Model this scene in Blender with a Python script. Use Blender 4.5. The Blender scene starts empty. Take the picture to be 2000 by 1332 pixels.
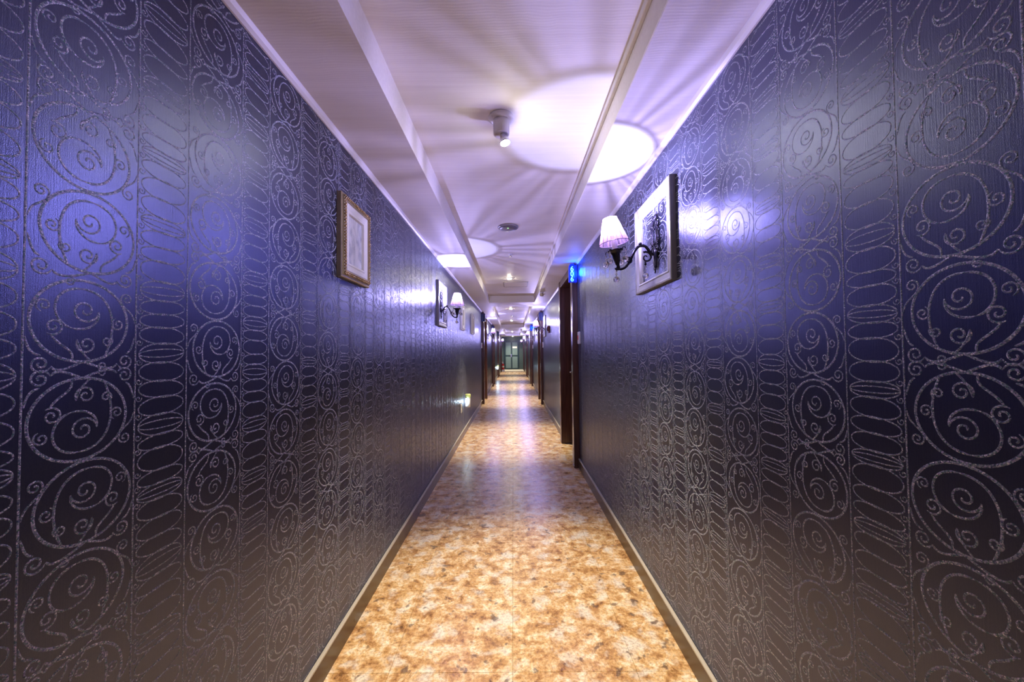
import bpy, bmesh, math, random
import numpy as np
from mathutils import Matrix, Vector

random.seed(7)
PI = math.pi
C = bpy.context.scene.collection
SC = bpy.context.scene

# ------------------------------------------------------------------ camera, world, exposure
XL, XR = -0.8025, 0.75          # wall planes
ZS, ZT = 2.352, 2.49            # soffit underside, tray ceiling
Y0, Y1 = -3.2, 27.0             # corridor ends
cam = bpy.data.cameras.new('camera')
cam.sensor_fit = 'HORIZONTAL'
cam.sensor_width = 36.0
cam.lens = 740.0 / 2000.0 * 36.0
cam.clip_start = 0.02
cam_o = bpy.data.objects.new('camera', cam)
C.objects.link(cam_o)
pitch, yaw, roll = math.atan(19 / 740), math.atan(2 / 740), math.radians(-0.55)
cam_o.matrix_world = (Matrix.Translation((0, 0, 1.35)) @ Matrix.Rotation(yaw, 4, 'Z')
                      @ Matrix.Rotation(PI / 2 + pitch, 4, 'X') @ Matrix.Rotation(roll, 4, 'Z'))
SC.camera = cam_o

world = bpy.data.worlds.new('world')
SC.world = world
world.use_nodes = True
world.node_tree.nodes['Background'].inputs[0].default_value = (0.5, 0.5, 0.7, 1)
world.node_tree.nodes['Background'].inputs[1].default_value = 0.05
SC.view_settings.view_transform = 'Standard'
SC.view_settings.look = 'None'
SC.view_settings.exposure = 0.0
SC.view_settings.gamma = 1.0
SC.view_settings.use_curve_mapping = False
SC.cycles.max_bounces = 10
SC.cycles.diffuse_bounces = 6
SC.cycles.glossy_bounces = 5
SC.cycles.transparent_max_bounces = 16
SC.cycles.sample_clamp_indirect = 6.0
SC.cycles.use_denoising = True

SCONCE_W = 105.0                                 # watts of every wall sconce bulb
SCONCE_COL = (0.46, 0.45, 1.0)
SPOT_W = 285.0                                   # watts of every ceiling spotlight
SPOT_COL = (1.0, 0.86, 0.60)

# ------------------------------------------------------------------ materials
def mat(name):
    m = bpy.data.materials.new(name)
    m.use_nodes = True
    nt = m.node_tree
    return m, nt, nt.nodes['Principled BSDF']

def N(nt, kind, **kw):
    n = nt.nodes.new(kind)
    for k, v in kw.items():
        setattr(n, k, v)
    return n

def setin(n, **kw):
    for k, v in kw.items():
        n.inputs[k.replace('_', ' ')].default_value = v

def simple(name, col, rough=0.5, metal=0.0, spec=0.5, emit=None, strength=0.0, noise=0.0, scale=40):
    m, nt, b = mat(name)
    b.inputs['Base Color'].default_value = (*col, 1)
    b.inputs['Roughness'].default_value = rough
    b.inputs['Metallic'].default_value = metal
    b.inputs['Specular IOR Level'].default_value = spec
    if emit:
        b.inputs['Emission Color'].default_value = (*emit, 1)
        b.inputs['Emission Strength'].default_value = strength
    tc = N(nt, 'ShaderNodeTexCoord')
    nz = N(nt, 'ShaderNodeTexNoise')
    nz.inputs['Scale'].default_value = scale
    nz.inputs['Detail'].default_value = 3
    nt.links.new(tc.outputs['Object'], nz.inputs['Vector'])
    mr = N(nt, 'ShaderNodeMapRange')
    mr.inputs['To Min'].default_value = max(0.03, rough - 0.06)
    mr.inputs['To Max'].default_value = min(1, rough + 0.06)
    nt.links.new(nz.outputs[0], mr.inputs['Value'])
    nt.links.new(mr.outputs[0], b.inputs['Roughness'])
    if noise:
        mx = N(nt, 'ShaderNodeMix', data_type='RGBA')
        mx.inputs[6].default_value = (*[c * (1 - noise) for c in col], 1)
        mx.inputs[7].default_value = (*[min(1, c * (1 + noise)) for c in col], 1)
        nt.links.new(nz.outputs[0], mx.inputs[0])
        nt.links.new(mx.outputs[2], b.inputs['Base Color'])
    return m

def ramp(nt, stops):
    r = N(nt, 'ShaderNodeValToRGB')
    cr = r.color_ramp
    while len(cr.elements) < len(stops):
        cr.elements.new(0.5)
    for e, (p, c) in zip(cr.elements, stops):
        e.position = p
        e.color = (*c, 1)
    return r

def wall_material():
    m, nt, b = mat('dark_wallpaper')
    L = nt.links.new
    g = N(nt, 'ShaderNodeNewGeometry')
    mp = N(nt, 'ShaderNodeMapping')
    mp.inputs['Scale'].default_value = (420, 420, 14)
    L(g.outputs['Position'], mp.inputs['Vector'])
    nz = N(nt, 'ShaderNodeTexNoise')
    setin(nz, Scale=1.0, Detail=2.0)
    L(mp.outputs[0], nz.inputs['Vector'])
    nz2 = N(nt, 'ShaderNodeTexNoise')
    setin(nz2, Scale=900.0, Detail=1.0)
    L(g.outputs['Position'], nz2.inputs['Vector'])
    add = N(nt, 'ShaderNodeMath', operation='ADD')
    L(nz.outputs[0], add.inputs[0])
    L(nz2.outputs[0], add.inputs[1])
    bp = N(nt, 'ShaderNodeBump')
    setin(bp, Strength=0.22, Distance=0.0012)
    L(add.outputs[0], bp.inputs['Height'])
    L(bp.outputs[0], b.inputs['Normal'])
    nz3 = N(nt, 'ShaderNodeTexNoise')
    setin(nz3, Scale=260.0, Detail=2.0)
    L(g.outputs['Position'], nz3.inputs['Vector'])
    r = ramp(nt, [(0.35, (0.005, 0.005, 0.007)), (0.7, (0.016, 0.015, 0.018))])
    L(nz3.outputs[0], r.inputs[0])
    L(r.outputs[0], b.inputs['Base Color'])
    setin(b, Roughness=0.30)
    b.inputs['Specular IOR Level'].default_value = 0.5
    b.inputs['IOR'].default_value = 2.25
    b.inputs['Specular Tint'].default_value = (0.46, 0.53, 1.0, 1)
    return m

def glitter_material():
    m, nt, b = mat('glitter_relief')
    L = nt.links.new
    g = N(nt, 'ShaderNodeNewGeometry')
    v = N(nt, 'ShaderNodeTexVoronoi')
    v.inputs['Scale'].default_value = 520
    L(g.outputs['Position'], v.inputs['Vector'])
    mx = N(nt, 'ShaderNodeMix', data_type='RGBA', blend_type='MIX')
    r = ramp(nt, [(0.0, (0.045, 0.055, 0.10)), (0.6, (0.20, 0.23, 0.34)), (0.93, (0.42, 0.46, 0.62)), (1.0, (0.9, 0.92, 1.0))])
    sep = N(nt, 'ShaderNodeSeparateColor')
    L(v.outputs['Color'], sep.inputs[0])
    L(sep.outputs[0], r.inputs[0])
    mx.inputs[0].default_value = 0.12
    L(r.outputs[0], mx.inputs[6])
    L(v.outputs['Color'], mx.inputs[7])
    L(mx.outputs[2], b.inputs['Base Color'])
    bp = N(nt, 'ShaderNodeBump')
    setin(bp, Strength=0.9, Distance=0.0015)
    L(sep.outputs[1], bp.inputs['Height'])
    L(bp.outputs[0], b.inputs['Normal'])
    setin(b, Roughness=0.55, Metallic=0.25)
    return m

def floor_material():
    m, nt, b = mat('slate_look_vinyl')
    L = nt.links.new
    g = N(nt, 'ShaderNodeNewGeometry')
    # warp
    w = N(nt, 'ShaderNodeTexNoise')
    setin(w, Scale=5.0, Detail=4.0)
    L(g.outputs['Position'], w.inputs['Vector'])
    sub = N(nt, 'ShaderNodeVectorMath', operation='SUBTRACT')
    L(w.outputs['Color'], sub.inputs[0])
    sub.inputs[1].default_value = (0.5, 0.5, 0.5)
    sc_ = N(nt, 'ShaderNodeVectorMath', operation='SCALE')
    sc_.inputs['Scale'].default_value = 0.10
    L(sub.outputs[0], sc_.inputs[0])
    ad = N(nt, 'ShaderNodeVectorMath', operation='ADD')
    L(g.outputs['Position'], ad.inputs[0])
    L(sc_.outputs[0], ad.inputs[1])
    n1 = N(nt, 'ShaderNodeTexNoise')
    setin(n1, Scale=13.0, Detail=10.0, Roughness=0.72)
    L(ad.outputs[0], n1.inputs['Vector'])
    r1 = ramp(nt, [(0.33, (0.14, 0.064, 0.024)), (0.41, (0.42, 0.215, 0.080)), (0.475, (0.60, 0.355, 0.145)),
                   (0.54, (0.74, 0.51, 0.27)), (0.63, (0.90, 0.79, 0.62))])
    L(n1.outputs[0], r1.inputs[0])
    # pale grey patches
    n2 = N(nt, 'ShaderNodeTexNoise')
    setin(n2, Scale=7.0, Detail=6.0, Roughness=0.6)
    mp = N(nt, 'ShaderNodeMapping')
    mp.inputs['Location'].default_value = (4, 9, 1)
    L(ad.outputs[0], mp.inputs['Vector'])
    L(mp.outputs[0], n2.inputs['Vector'])
    r2 = ramp(nt, [(0.53, (0, 0, 0)), (0.64, (0.85, 0.85, 0.85))])
    L(n2.outputs[0], r2.inputs[0])
    m1 = N(nt, 'ShaderNodeMix', data_type='RGBA')
    L(r2.outputs[0], m1.inputs[0])
    L(r1.outputs[0], m1.inputs[6])
    m1.inputs[7].default_value = (0.80, 0.74, 0.66, 1)
    # thin brown fissures and dark chips
    n3 = N(nt, 'ShaderNodeTexNoise')
    setin(n3, Scale=15.0, Detail=5.0, Roughness=0.55)
    L(ad.outputs[0], n3.inputs['Vector'])
    r3 = ramp(nt, [(0.0, (1, 1, 1)), (0.33, (1, 1, 1)), (0.39, (0, 0, 0)), (1.0, (0, 0, 0))])
    L(n3.outputs[0], r3.inputs[0])
    m2 = N(nt, 'ShaderNodeMix', data_type='RGBA')
    fac = N(nt, 'ShaderNodeMath', operation='MULTIPLY')
    fac.inputs[1].default_value = 0.75
    L(r3.outputs[0], fac.inputs[0])
    L(fac.outputs[0], m2.inputs[0])
    L(m1.outputs[2], m2.inputs[6])
    m2.inputs[7].default_value = (0.10, 0.06, 0.045, 1)
    n4 = N(nt, 'ShaderNodeTexNoise')
    setin(n4, Scale=70.0, Detail=6.0, Roughness=0.7)
    L(g.outputs['Position'], n4.inputs['Vector'])
    r4 = ramp(nt, [(0.38, (0.45, 0.36, 0.30)), (0.52, (1, 1, 1)), (0.66, (1.12, 1.12, 1.10))])
    L(n4.outputs[0], r4.inputs[0])
    m3 = N(nt, 'ShaderNodeMix', data_type='RGBA', blend_type='MULTIPLY')
    m3.inputs[0].default_value = 0.62
    L(m2.outputs[2], m3.inputs[6])
    L(r4.outputs[0], m3.inputs[7])
    L(m3.outputs[2], b.inputs['Base Color'])
    bp = N(nt, 'ShaderNodeBump')
    setin(bp, Strength=0.25, Distance=0.002)
    L(n1.outputs[0], bp.inputs['Height'])
    L(bp.outputs[0], b.inputs['Normal'])
    mr = N(nt, 'ShaderNodeMapRange')
    mr.inputs['To Min'].default_value = 0.20
    mr.inputs['To Max'].default_value = 0.36
    L(n2.outputs[0], mr.inputs['Value'])
    L(mr.outputs[0], b.inputs['Roughness'])
    return m

def ceiling_material():
    m, nt, b = mat('white_grained_ceiling_paper')
    L = nt.links.new
    g = N(nt, 'ShaderNodeNewGeometry')
    mp = N(nt, 'ShaderNodeMapping')
    mp.inputs['Scale'].default_value = (1.0, 26.0, 26.0)
    L(g.outputs['Position'], mp.inputs['Vector'])
    nz = N(nt, 'ShaderNodeTexNoise')
    setin(nz, Scale=2.2, Detail=5.0, Distortion=0.6)
    L(mp.outputs[0], nz.inputs['Vector'])
    wv = N(nt, 'ShaderNodeTexWave', wave_type='BANDS', bands_direction='Y')
    setin(wv, Scale=28.0, Distortion=6.0, Detail=2.0, Detail_Scale=0.4)
    L(g.outputs['Position'], wv.inputs['Vector'])
    add = N(nt, 'ShaderNodeMath', operation='ADD')
    L(nz.outputs[0], add.inputs[0])
    L(wv.outputs['Fac'], add.inputs[1])
    bp = N(nt, 'ShaderNodeBump')
    setin(bp, Strength=0.10, Distance=0.001)
    L(add.outputs[0], bp.inputs['Height'])
    L(bp.outputs[0], b.inputs['Normal'])
    r = ramp(nt, [(0.2, (0.76, 0.72, 0.71)), (0.8, (0.84, 0.81, 0.80))])
    L(nz.outputs[0], r.inputs[0])
    L(r.outputs[0], b.inputs['Base Color'])
    setin(b, Roughness=0.55)
    b.inputs['Specular IOR Level'].default_value = 0.3
    return m

def wood_material(name, c0, c1, rough):
    m, nt, b = mat(name)
    L = nt.links.new
    tc = N(nt, 'ShaderNodeTexCoord')
    mp = N(nt, 'ShaderNodeMapping')
    mp.inputs['Scale'].default_value = (60, 60, 2.5)
    L(tc.outputs['Object'], mp.inputs['Vector'])
    nz = N(nt, 'ShaderNodeTexNoise')
    setin(nz, Scale=1.0, Detail=5.0, Distortion=0.8)
    L(mp.outputs[0], nz.inputs['Vector'])
    r = ramp(nt, [(0.3, c0), (0.7, c1)])
    L(nz.outputs[0], r.inputs[0])
    L(r.outputs[0], b.inputs['Base Color'])
    setin(b, Roughness=rough)
    return m

def shade_material():
    """pleated organza: mostly sheer and translucent, more or less sheer from pleat to pleat"""
    m, nt, b = mat('pleated_pink_organza')
    L = nt.links.new
    nt.nodes.remove(b)
    out = nt.nodes['Material Output']
    tc = N(nt, 'ShaderNodeTexCoord')
    gr = N(nt, 'ShaderNodeTexGradient', gradient_type='RADIAL')
    L(tc.outputs['Object'], gr.inputs['Vector'])
    def ring_noise(scale, loc):
        ang = N(nt, 'ShaderNodeMath', operation='MULTIPLY')
        ang.inputs[1].default_value = 2 * PI
        L(gr.outputs['Fac'], ang.inputs[0])
        cs = N(nt, 'ShaderNodeMath', operation='COSINE')
        sn = N(nt, 'ShaderNodeMath', operation='SINE')
        L(ang.outputs[0], cs.inputs[0])
        L(ang.outputs[0], sn.inputs[0])
        cb = N(nt, 'ShaderNodeCombineXYZ')
        L(cs.outputs[0], cb.inputs[0])
        L(sn.outputs[0], cb.inputs[1])
        cb.inputs[2].default_value = loc
        nz = N(nt, 'ShaderNodeTexNoise')
        setin(nz, Scale=scale, Detail=3.0, Roughness=0.7)
        L(cb.outputs[0], nz.inputs['Vector'])
        return nz
    nz = ring_noise(8.0, 0.37)
    rm = ramp(nt, [(0.40, (0.18, 0.18, 0.18)), (0.60, (0.86, 0.86, 0.86))])
    L(nz.outputs[0], rm.inputs[0])
    tr = N(nt, 'ShaderNodeBsdfTransparent')
    tr.inputs[0].default_value = (1.0, 0.9, 0.97, 1)
    tl = N(nt, 'ShaderNodeBsdfTranslucent')
    tl.inputs[0].default_value = (0.66, 0.40, 0.54, 1)
    df = N(nt, 'ShaderNodeBsdfDiffuse')
    df.inputs[0].default_value = (0.62, 0.40, 0.54, 1)
    mx1 = N(nt, 'ShaderNodeMixShader')
    mx1.inputs[0].default_value = 0.35
    L(tl.outputs[0], mx1.inputs[1])
    L(df.outputs[0], mx1.inputs[2])
    mx2 = N(nt, 'ShaderNodeMixShader')
    L(rm.outputs[0], mx2.inputs[0])
    L(mx1.outputs[0], mx2.inputs[1])
    L(tr.outputs[0], mx2.inputs[2])
    L(mx2.outputs[0], out.inputs['Surface'])
    return m

def print_material(name, seed):
    """a pale grey engraving behind glass: soft arches and strokes of a drawing"""
    m, nt, b = mat(name)
    L = nt.links.new
    tc = N(nt, 'ShaderNodeTexCoord')
    mp = N(nt, 'ShaderNodeMapping')
    mp.inputs['Location'].default_value = (seed, seed * 2.3, seed * 0.7)
    mp.inputs['Scale'].default_value = (1.0, 1.0, 0.55)
    L(tc.outputs['Object'], mp.inputs['Vector'])
    n = N(nt, 'ShaderNodeTexNoise')
    setin(n, Scale=14.0, Detail=7.0, Roughness=0.6, Distortion=1.2)
    L(mp.outputs[0], n.inputs['Vector'])
    r = ramp(nt, [(0.36, (0.16, 0.17, 0.20)), (0.46, (0.38, 0.40, 0.44)), (0.6, (0.62, 0.63, 0.65))])
    L(n.outputs[0], r.inputs[0])
    L(r.outputs[0], b.inputs['Base Color'])
    setin(b, Roughness=0.12)
    return m

M = {}
M['wall'] = wall_material()
M['glitter'] = glitter_material()
M['floor'] = floor_material()
M['ceil'] = ceiling_material()
M['trim'] = simple('white_cove_paint', (0.80, 0.78, 0.80), 0.4)
M['joint'] = simple('tile_joint', (0.10, 0.065, 0.035), 0.7)
M['wood'] = wood_material('dark_walnut_frame', (0.045, 0.017, 0.013), (0.115, 0.050, 0.036), 0.24)
M['leaf'] = wood_material('dark_walnut_door', (0.012, 0.006, 0.006), (0.030, 0.014, 0.012), 0.35)
M['base'] = simple('brown_skirting', (0.085, 0.055, 0.028), 0.3, noise=0.25, scale=15)
M['basecap'] = simple('pale_skirting_cap', (0.48, 0.43, 0.36), 0.35)
M['black'] = simple('black_iron', (0.018, 0.017, 0.03), 0.28, metal=0.5)
M['chrome'] = simple('chrome', (0.75, 0.75, 0.78), 0.15, metal=1.0)
M['white'] = simple('white_plastic', (0.78, 0.78, 0.78), 0.35)
M['cream'] = simple('cream_liner', (0.62, 0.60, 0.55), 0.45, noise=0.06, scale=30)
M['silver'] = simple('silver_leaf', (0.46, 0.45, 0.44), 0.34, metal=0.35, noise=0.22, scale=24)
M['champagne'] = simple('champagne_frame', (0.38, 0.31, 0.20), 0.32, metal=0.6, noise=0.2, scale=30)
M['gold'] = simple('antique_gold', (0.46, 0.33, 0.17), 0.30, metal=0.85, noise=0.4, scale=120)
M['palesilver'] = simple('pale_silver_frame', (0.75, 0.73, 0.72), 0.4, metal=0.2, noise=0.15, scale=60)
M['darkside'] = simple('dark_frame_side', (0.22, 0.21, 0.21), 0.4, metal=0.3)
M['shade'] = shade_material()
M['sleeve'] = simple('white_candle_sleeve', (0.75, 0.70, 0.76), 0.4)
M['fixture'] = simple('grey_fixture', (0.74, 0.71, 0.73), 0.3, noise=0.05)
M['detector'] = simple('grey_disc', (0.17, 0.155, 0.18), 0.42)
M['signblue'] = simple('blue_acrylic_lit', (0.01, 0.04, 0.5), 0.12, emit=(0.003, 0.035, 1.0), strength=0.5)
M['signedge'] = simple('blue_acrylic_edge', (0.01, 0.02, 0.35), 0.1, emit=(0.01, 0.03, 0.8), strength=0.55)
M['digit'] = simple('lit_digit', (0.4, 0.8, 0.9), 0.3, emit=(0.22, 0.80, 1.0), strength=1.3)
M['signoff'] = simple('navy_acrylic', (0.02, 0.025, 0.08), 0.14)
M['signgrey'] = simple('grey_blue_acrylic', (0.10, 0.14, 0.30), 0.14)
M['maroon'] = simple('maroon_plastic', (0.12, 0.018, 0.025), 0.3)
M['red'] = simple('red_enamel', (0.55, 0.02, 0.02), 0.25)
M['redmark'] = simple('red_mark', (0.65, 0.08, 0.08), 0.4)
M['teal'] = simple('dark_teal_wall', (0.045, 0.075, 0.08), 0.45, noise=0.15, scale=8)
M['tealdark'] = simple('dark_teal_steel', (0.012, 0.035, 0.045), 0.35)
M['tealpale'] = simple('pale_teal_panel', (0.13, 0.20, 0.215), 0.35, noise=0.08, scale=10)
M['litfloor_label'] = simple('lit_end_floor_and_label', (0.75, 0.70, 0.60), 0.4, noise=0.12, scale=20)  # lit brightness of the end floor put into the colour; also the extinguisher label
M['lime'] = simple('lime_plastic', (0.55, 0.62, 0.22), 0.35)
M['lens_on'] = simple('lit_lens', (0.9, 0.95, 1), 0.3, emit=(0.75, 0.9, 1.0), strength=1.3)
M['bulb'] = simple('lit_warm_bulb', (1, 0.95, 0.8), 0.3, emit=(1.0, 0.90, 0.66), strength=750.0)
M['sconcebulb'] = simple('lit_cool_bulb', (1, 1, 1), 0.3, emit=(0.75, 0.72, 1.0), strength=14.0)
M['rimgrey'] = simple('grey_disc_rim', (0.28, 0.26, 0.29), 0.3)
M['led'] = simple('green_led', (0.6, 1, 0.6), 0.3, emit=(0.35, 1.0, 0.25), strength=1.0)
M['print'] = print_material('grey_engraving', 1.3)

def glass_material():
    m, nt, b = mat('cut_crystal')
    setin(b, Roughness=0.0, IOR=1.55)
    b.inputs['Base Color'].default_value = (1, 1, 1, 1)
    b.inputs['Transmission Weight'].default_value = 0.94
    return m
M['crystal'] = glass_material()

# ------------------------------------------------------------------ mesh helpers
class MB:
    def __init__(self):
        self.v, self.f, self.mi, self.sm = [], [], [], []
    def add(self, verts, faces, mi=0, smooth=False):
        o = len(self.v)
        self.v += [tuple(p) for p in verts]
        for f in faces:
            self.f.append(tuple(i + o for i in f))
            self.mi.append(mi)
            self.sm.append(smooth)
        return self
    def box(self, x0, x1, y0, y1, z0, z1, mi=0, ch=0.0):
        """box with its vertical-and-horizontal edges chamfered by ch"""
        if ch <= 0:
            v = [(x0, y0, z0), (x1, y0, z0), (x1, y1, z0), (x0, y1, z0), (x0, y0, z1), (x1, y0, z1), (x1, y1, z1), (x0, y1, z1)]
            f = [(3, 2, 1, 0), (4, 5, 6, 7), (0, 1, 5, 4), (1, 2, 6, 5), (2, 3, 7, 6), (3, 0, 4, 7)]
            return self.add(v, f, mi)
        bm = bmesh.new()
        bmesh.ops.create_cube(bm, size=1)
        for q in bm.verts:
            q.co = ((x0 + x1) / 2 + q.co.x * (x1 - x0), (y0 + y1) / 2 + q.co.y * (y1 - y0), (z0 + z1) / 2 + q.co.z * (z1 - z0))
        bmesh.ops.bevel(bm, geom=bm.edges[:], offset=ch, segments=1, affect='EDGES')
        bm.verts.index_update()
        self.add([q.co[:] for q in bm.verts], [[q.index for q in f.verts] for f in bm.faces], mi)
        bm.free()
        return self
    def lathe(self, prof, n=24, c=(0, 0, 0), mi=0, smooth=True, mtx=None, cap=True):
        """prof: list of (radius, z)"""
        vs, fs = [], []
        for r, z in prof:
            for k in range(n):
                a = 2 * PI * k / n
                vs.append(Vector((r * math.cos(a), r * math.sin(a), z)))
        for i in range(len(prof) - 1):
            for k in range(n):
                k2 = (k + 1) % n
                fs.append((i * n + k, i * n + k2, (i + 1) * n + k2, (i + 1) * n + k))
        if cap:
            if prof[0][0] > 1e-5:
                fs.append(tuple(range(n - 1, -1, -1)))
            if prof[-1][0] > 1e-5:
                o = (len(prof) - 1) * n
                fs.append(tuple(o + k for k in range(n)))
        if mtx is not None:
            vs = [mtx @ p for p in vs]
        c = Vector(c)
        return self.add([p + c for p in vs], fs, mi, smooth)
    def tube(self, pts, rad, n=8, mi=0, smooth=True, closed=False, cap=True):
        pts = [Vector(p) for p in pts]
        m = len(pts)
        rads = rad if isinstance(rad, (list, tuple)) else [rad] * m
        vs, fs = [], []
        prev = None
        for i, p in enumerate(pts):
            if closed:
                t = pts[(i + 1) % m] - pts[i - 1]
            else:
                t = pts[min(i + 1, m - 1)] - pts[max(i - 1, 0)]
            t.normalize()
            ref = prev if prev is not None else (Vector((0, 0, 1)) if abs(t.z) < 0.9 else Vector((1, 0, 0)))
            u = ref - t * ref.dot(t)
            if u.length < 1e-6:
                u = t.orthogonal()
            u.normalize()
            w = t.cross(u)
            prev = u
            for k in range(n):
                a = 2 * PI * k / n
                vs.append(p + (u * math.cos(a) + w * math.sin(a)) * rads[i])
        for i in range(m if closed else m - 1):
            j = (i + 1) % m
            for k in range(n):
                k2 = (k + 1) % n
                fs.append((i * n + k, i * n + k2, j * n + k2, j * n + k))
        if cap and not closed:
            fs.append(tuple(range(n - 1, -1, -1)))
            fs.append(tuple((m - 1) * n + k for k in range(n)))
        return self.add(vs, fs, mi, smooth)
    def ball(self, c, r, sub=1, mi=0, smooth=False, sz=1.0):
        bm = bmesh.new()
        bmesh.ops.create_icosphere(bm, subdivisions=sub, radius=r)
        bm.verts.index_update()
        self.add([(q.co.x + c[0], q.co.y + c[1], q.co.z * sz + c[2]) for q in bm.verts], [[q.index for q in f.verts] for f in bm.faces], mi, smooth)
        bm.free()
        return self
    def ring(self, w, h, prof, mi=0):
        """mitred picture-frame moulding in the x-z plane, profile of (inset from the outer edge, y out of the wall)"""
        vs, fs = [], []
        n = len(prof)
        for sx, sz in ((-1, -1), (1, -1), (1, 1), (-1, 1)):
            for ins, y in prof:
                vs.append((sx * (w / 2 - ins), y, sz * (h / 2 - ins)))
        for c in range(4):
            d = (c + 1) % 4
            for i in range(n - 1):
                fs.append((c * n + i, c * n + i + 1, d * n + i + 1, d * n + i))
        return self.add(vs, fs, mi)
    def mesh(self, name, mats):
        me = bpy.data.meshes.new(name)
        me.from_pydata(self.v, [], self.f)
        for m in (mats if isinstance(mats, (list, tuple)) else [mats]):
            me.materials.append(m)
        me.polygons.foreach_set('material_index', self.mi)
        me.polygons.foreach_set('use_smooth', self.sm)
        bm = bmesh.new()
        bm.from_mesh(me)
        bmesh.ops.recalc_face_normals(bm, faces=bm.faces)
        bm.to_mesh(me)
        bm.free()
        me.update()
        return me
    def build(self, name, mats, parent=None, loc=(0, 0, 0), rot=(0, 0, 0)):
        return link(name, self.mesh(name, mats), parent, loc, rot)

def link(name, me, parent=None, loc=(0, 0, 0), rot=(0, 0, 0)):
    o = bpy.data.objects.new(name, me)
    C.objects.link(o)
    o.location = loc
    o.rotation_euler = rot
    if parent is not None:
        o.parent = parent
    return o

def thing(name, label, cat, loc=(0, 0, 0), rotz=0.0, group=None):
    o = link(name, None, None, loc, (0, 0, rotz))
    o.empty_display_size = 0.05
    o['label'] = label
    o['category'] = cat
    if group:
        o['group'] = group
    return o

def structure(o):
    o['kind'] = 'structure'
    return o

LEFT, RIGHT = -PI / 2, PI / 2      # turn of things on the left / right wall: local y points out of the wall

def bez(p0, p1, p2, p3, n):
    out = []
    for i in range(n + 1):
        t = i / n
        a = (1 - t) ** 3; b = 3 * t * (1 - t) ** 2; c = 3 * t * t * (1 - t); d = t ** 3
        out.append(tuple(a * p0[k] + b * p1[k] + c * p2[k] + d * p3[k] for k in range(len(p0))))
    return out

# ------------------------------------------------------------------ doors (positions decide the wall gaps)
DOORS_R = [(4.36, 5.64), (9.46, 10.62), (14.3, 15.5), (19.2, 20.4), (25.0, 26.1)]
DOORS_L = [(9.65, 10.85), (14.3, 15.45), (19.2, 20.35), (23.8, 24.9)]

def gaps(doors):
    segs, y = [], Y0
    for a, b in doors:
        segs.append((y, a))
        y = b
    segs.append((y, Y1))
    return segs

# ------------------------------------------------------------------ room shell
wl = MB()
for a, b in gaps(DOORS_L):
    wl.box(XL - 0.30, XL, a, b, 0, ZS)
wall_left = structure(wl.build('wall_left', M['wall']))
wr = MB()
for a, b in gaps(DOORS_R):
    wr.box(XR, XR + 0.30, a, b, 0, ZS)
wall_right = structure(wr.build('wall_right', M['wall']))
wall_end = structure(MB().box(-1.1, 1.05, Y1, Y1 + 0.2, 0, ZT).build('wall_end', M['teal']))
wall_back = structure(MB().box(-1.1, 1.05, Y0 - 0.2, Y0, 0, ZT).build('wall_back', M['wall']))

floor = structure(MB().box(-1.1, 1.05, Y0 - 0.2, Y1 + 0.2, -0.12, -0.004).build('floor', M['joint']))
def tile_mesh(w, d):
    return MB().box(-w / 2, w / 2, -d / 2, d / 2, -0.004, 0.0, ch=0.0007).mesh('tile', M['floor'])
TD = 0.547
cols = [(-1.06, -0.536), (-0.536, -0.015), (-0.015, 0.506), (0.506, 1.03)]
tms = [tile_mesh(b - a - 0.0010, TD - 0.0010) for a, b in cols]
ky = math.floor((Y0 - 1.627) / TD)
y = 1.627 + ky * TD
while y < Y1:
    for (a, b), me in zip(cols, tms):
        link('tile', me, floor, ((a + b) / 2, y + TD / 2, 0))
    y += TD

ceiling = structure(MB().box(-0.60, 0.58, Y0, Y1, ZT, ZT + 0.08).build('ceiling', M['ceil']))
TX0, TX1 = -0.49, 0.454
MB().box(-1.1, TX0, Y0, Y1, ZS, ZT + 0.08).build('soffit', M['ceil'], ceiling)
MB().box(TX1, 1.05, Y0, 4.15, ZS, ZT + 0.08, ch=0.003).box(TX1, 1.05, 4.154, Y1, ZS, ZT + 0.08, ch=0.003).build('soffit', M['ceil'], ceiling)
BEAMS = [(-0.72, 0.02), (7.85, 8.55), (16.35, 17.5), (25.3, 27.0)]
for a, b in BEAMS:
    MB().box(TX0, TX1, a, b, ZS, ZT).build('beam', M['ceil'], ceiling)
trays = [(Y0, -0.72), (0.02, 7.85), (8.55, 16.35), (17.5, 25.3)]
for a, b in trays:
    MB().box(TX1 - 0.016, TX1, a, b, ZT - 0.030, ZT, ch=0.003).build('tray_lip', M['ceil'], ceiling)
def cove(x, s):
    v = []
    for yy in (Y0, Y1):
        v += [(x, yy, ZS - 0.020), (x + s * 0.006, yy, ZS - 0.020), (x + s * 0.016, yy, ZS - 0.012), (x + s * 0.024, yy, ZS), (x, yy, ZS)]
    f = [(i, (i + 1) % 5, 5 + (i + 1) % 5, 5 + i) for i in range(5)] + [(4, 3, 2, 1, 0), (5, 6, 7, 8, 9)]
    return MB().add(v, f)
structure(cove(XL, 1).build('trim_1', M['trim']))
structure(cove(XR, -1).build('trim_2', M['trim']))

def skirting(name, doors, x, s):
    a_, c_ = MB(), MB()
    for a, b in gaps(doors):
        lo, hi = sorted((x, x + s * 0.012))
        a_.box(lo, hi, a, b, 0.0, 0.100)
        lo, hi = sorted((x, x + s * 0.017))
        c_.box(lo, hi, a, b, 0.100, 0.113, ch=0.003)
    o = structure(a_.build(name, M['base']))
    c_.build('cap', M['basecap'], o)['label'] = 'pale cap strip along the skirting'
skirting('baseboard_left', DOORS_L, XL, 1)
skirting('baseboard_right', DOORS_R, XR, -1)
structure(MB().box(XL + 0.02, XR - 0.02, 24.7, 27.0, 0.001, 0.02, ch=0.004).build('trim_3', M['litfloor_label']))  # pale end floor as a raised strip, its lit look carried by the colour

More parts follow.
